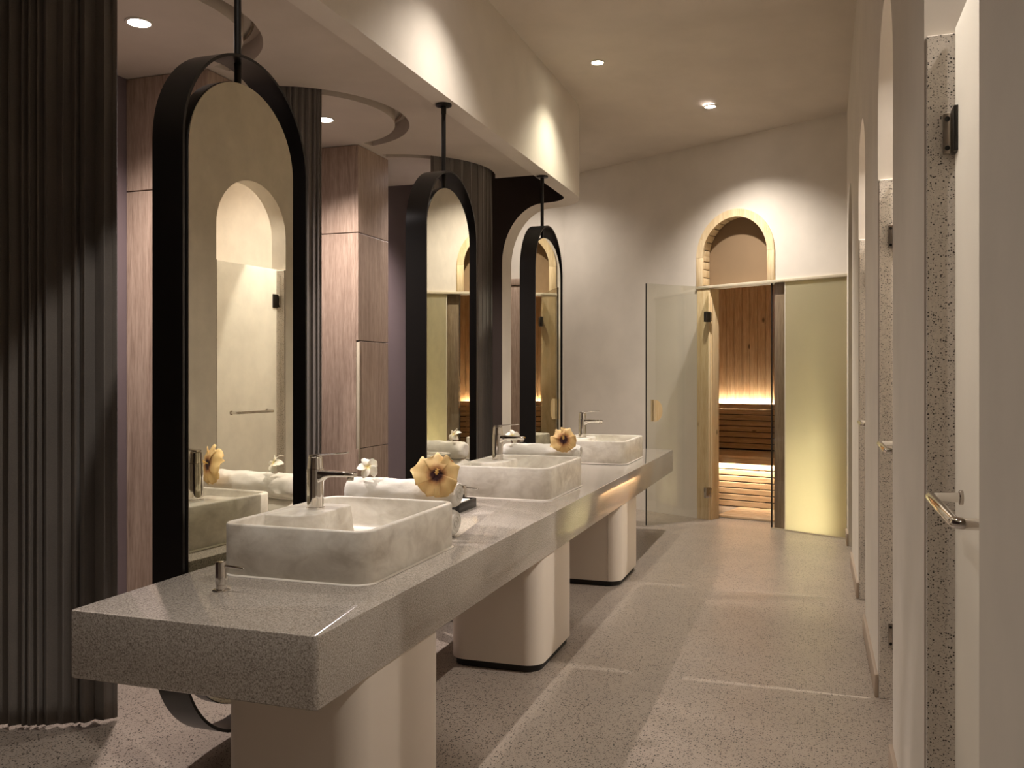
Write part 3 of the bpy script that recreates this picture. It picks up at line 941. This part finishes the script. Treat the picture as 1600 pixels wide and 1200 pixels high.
# ------------------------------------------------------------------ oak wardrobes between the bays
for (y0, y1), lb in zip(((3.96, 4.42), (5.61, 6.08)), ('oak clad wardrobe between the near and middle bays', 'oak clad wardrobe between the middle and far bays')):
    t = thing('wardrobe', lb, 'wardrobe', (-3.34, (y0 + y1) / 2, 0), 0, 'bay wardrobes')
    h = (y1 - y0) / 2
    xf, xb = 0.27, -0.268
    obj('carcass', box(B(), xb, xf - 0.018, -h + 0.018, h, 0.0, Z_BAY - 0.001), 'black_toe', t)
    for z0, z1 in ((0.002, 2.411), (2.417, Z_BAY - 0.004)):
        obj('side_panel', box(B(), xb, xf - 0.0185, -h, -h + 0.0175, z0, z1, 0.0015, 1), 'oak', t)
    for k, (z0, z1) in enumerate(((0.002, 0.873), (0.878, 1.641), (1.647, 2.411), (2.417, Z_BAY - 0.004))):
        y_in = -h + (0.022 if k == 1 else 0.0)
        obj('front_panel', box(B(), xf - 0.0175, xf, y_in, h, z0, z1, 0.0015, 1), 'oak', t)
    obj('edge_pull', box(B(), xf - 0.017, xf + 0.006, -h + 0.004, -h + 0.018, 0.77, 1.636, 0.002), 'frame_cap', t)

# ------------------------------------------------------------------ rolled towels
def towel_mesh(seed, L=0.5, r=0.056):
    bm = B()
    n, m = 40, 44
    prof = [(-L / 2, 0.30), (-L / 2 - 0.004, 0.62), (-L / 2 + 0.002, 0.86), (-L / 2 + 0.014, 0.97)] + [(-L / 2 + 0.03 + (L - 0.06) * k / m, 1.0) for k in range(m + 1)] + [(L / 2 - 0.014, 0.97), (L / 2 - 0.002, 0.86), (L / 2 + 0.004, 0.62), (L / 2, 0.30)]
    loops = []
    for x, s in prof:
        lp = []
        for i in range(n):
            a = 2 * PI * i / n
            ry, rz = r * 1.12 * s, r * 0.97 * s
            nz = mnoise.noise(Vector((x * 14, math.cos(a) * 1.6 + seed, math.sin(a) * 1.6))) * 0.006 + mnoise.noise(Vector((x * 60, math.cos(a) * 6, math.sin(a) * 6 + seed))) * 0.0022
            # overlap edge of the rolled cloth
            da = (a - R(205)) % (2 * PI)
            step = 0.006 * math.exp(-da * 1.2)
            k = 1 + (nz + step) / r
            lp.append((x, ry * math.cos(a) * k, rz * math.sin(a) * k))
        loops.append(lp)
    loft(bm, loops)
    return mesh_of('towel', bm, 'towel_terry', 60)
def spiral_mesh(L=0.5, r=0.056):
    bm = B()
    pts = []
    for k in range(70):
        a = k / 69 * 5 * PI
        q = 0.006 + (r * 0.86 - 0.006) * k / 69
        pts.append((L / 2 + 0.002, q * 1.1 * math.cos(a), q * 0.95 * math.sin(a)))
    tube(bm, pts, 0.0035, 6)
    return mesh_of('rolled_edge', bm, 'towel_terry', 60)
spiral_me = spiral_mesh()
for y, who in ((3.40, 'beside the nearest washbasin'), (5.42, 'beside the middle washbasin')):
    for lvl, z in ((0, CT + 0.0595), (1, CT + 0.177)):
        t = thing('rolled_towel', ('white rolled towel lying on top with flowers %s' if lvl else 'white rolled towel underneath the other %s') % who, 'towel', (-1.655 + 0.006 * lvl, y + 0.004 * lvl, z), R(1.5 if lvl else -1), 'white rolled towels')
        obj('roll', towel_mesh(3 + lvl + y), None, t)
        obj('rolled_edge', spiral_me, None, t)

# ------------------------------------------------------------------ flowers
def petal_bm(L, W, cup, ruffle, seed, notch=0.0, twist=0.0):
    bm = B()
    nu, nv = 12, 10
    g = []
    for i in range(nu + 1):
        u = i / nu
        wdt = W * (0.10 + 0.95 * u ** 0.75) * (1 - 8 * max(0, u - 0.72) ** 2) if ruffle > 0.002 else W * (math.sin(PI * min(1, u * 0.80 + 0.06)) ** 0.8)
        row = []
        for j in range(nv + 1):
            v = j / nv * 2 - 1
            edge = 1 - (0.20 * v * v * u * u if ruffle > 0.002 else 0.12 * v * v * (u > 0.8) * (u - 0.8) * 5)
            x = L * u * edge + ruffle * 0.9 * u ** 3 * math.sin(v * 4.3 + seed * 3)
            y = wdt * v
            z = cup * (0.30 * math.sin(PI * 0.9 * u) + 0.25 * (1 - u)) * L - cup * 0.42 * L * u * u + ruffle * u * u * math.sin(v * 6.5 + seed) + ruffle * 0.6 * u * math.sin(u * 9 + seed * 2) + twist * v * u * L
            row.append(bm.verts.new((x, y, z)))
        g.append(row)
    for i in range(nu):
        for j in range(nv):
            bm.faces.new((g[i][j], g[i + 1][j], g[i + 1][j + 1], g[i][j + 1]))
    return bm
def flower_frame(o, loc, nrm, roll=0.0):
    q = Vector(nrm).normalized().to_track_quat('Z', 'Y')
    o.rotation_mode = 'QUATERNION'
    from mathutils import Quaternion
    o.rotation_quaternion = q @ Quaternion((0, 0, 1), roll)
    o.location = loc
def hibiscus(label, loc, nrm, rad, roll):
    t = thing('hibiscus_flower', label, 'flower', loc, 0, 'hibiscus blossoms')
    flower_frame(t, loc, nrm, roll)
    for k in range(5):
        a = 2 * PI * k / 5
        rk = rad * (1.0, 0.9, 1.06, 0.95, 1.02)[k]; a += (0.06, -0.08, 0.03, 0.09, -0.05)[k]
        bm = petal_bm(rk, rad * (0.70, 0.64, 0.72, 0.66, 0.68)[k], (0.35, 0.5, 0.3, 0.42, 0.25)[k], rad * 0.06, k * 1.7 + rad * 10, 0, 0.08)
        bmesh.ops.rotate(bm, verts=bm.verts, cent=(0, 0, 0), matrix=Matrix.Rotation(a, 3, 'Z'))
        shift(bm, (0, 0, 0.0022 * ((k * 2) % 5)))
        o = obj('petal', bm, 'hibiscus_petal', t, 180)
        md = o.modifiers.new('thickness', 'SOLIDIFY'); md.thickness = 0.0008
    bm = B(); tube(bm, [(0, 0, -0.004), (0.004, 0.005, 0.03), (0.014, 0.016, 0.058)], [0.004, 0.003, 0.002], 10)
    s_ = obj('stamen_column', bm, 'stamen', t)
    for k in range(14):
        a = k * 2.4; z = 0.030 + 0.0022 * k
        bm = B(); bmesh.ops.create_icosphere(bm, subdivisions=1, radius=0.0024); shift(bm, (0.004 + 0.0007 * k + 0.006 * math.cos(a), 0.005 + 0.0008 * k + 0.006 * math.sin(a), z)); obj('anther', bm, 'stamen', s_)
    bm = B(); tube(bm, [(0, 0, 0.0), (0, 0, -0.016), (0.004, -0.004, -0.030)], [0.010, 0.006, 0.003], 10); obj('calyx', bm, 'sepal', t)
def frangipani(label, loc, nrm, rad, roll):
    t = thing('frangipani_flower', label, 'flower', loc, 0, 'frangipani blossoms')
    flower_frame(t, loc, nrm, roll)
    for k in range(5):
        a = 2 * PI * k / 5
        bm = petal_bm(rad, rad * 0.40, 0.55, 0.001, k, 0, 0.30)
        bmesh.ops.rotate(bm, verts=bm.verts, cent=(0, 0, 0), matrix=Matrix.Rotation(a, 3, 'Z'))
        o = obj('petal', bm, 'frangipani_petal', t, 180)
        md = o.modifiers.new('thickness', 'SOLIDIFY'); md.thickness = 0.0008
    bm = B(); tube(bm, [(0, 0, 0.004), (0, 0, -0.012), (0, 0, -0.022)], [0.004, 0.0028, 0.0022], 10); obj('throat', bm, 'frangipani_petal', t)
hibiscus('large yellow hibiscus with a dark heart on the near towels', (-1.462, 3.326, 0.992), (0.36, -0.92, 0.14), 0.098, 0.35)
hibiscus('smaller yellow hibiscus on the towels by the middle washbasin', (-1.486, 5.345, 0.995), (0.34, -0.92, 0.16), 0.085, 1.0)
frangipani('white frangipani on the near towels behind the tap spout', (-1.795, 3.365, 1.008), (0.42, -0.78, 0.46), 0.048, 0.6)
frangipani('white frangipani on the towels by the middle washbasin', (-1.835, 5.385, 1.008), (0.36, -0.80, 0.48), 0.048, 0.2)

# ------------------------------------------------------------------ black tray
t = thing('amenity_tray', 'small black tray with white cloth between the towels and soap pump', 'tray', (-1.735, 4.10, CT + 0.0005))
bm = B()
def tl(d, z, r=0.012): return [(x, y, z) for x, y in rrect(-0.105 + d, 0.105 - d, -0.125 + d, 0.125 - d, r, 4)]
loft(bm, [tl(0.001, 0), tl(0, 0.002), tl(0, 0.043), tl(0.001, 0.045), tl(0.007, 0.045, 0.008), tl(0.008, 0.043, 0.008), tl(0.009, 0.006, 0.008)])
obj('tray', bm, 'black_tray', t)
c = thing('folded_cloth', 'folded white cloth lying in the black tray', 'cloth', (-1.735, 4.10, CT + 0.0068))
for k in range(3):
    obj('fold', box(B(), -0.085 + 0.003 * k, 0.085 - 0.002 * k, -0.10 + 0.002 * k, 0.10 - 0.004 * k, 0.0005 + 0.012 * k, 0.0118 + 0.012 * k, 0.004, 3), 'paper', c, 60)
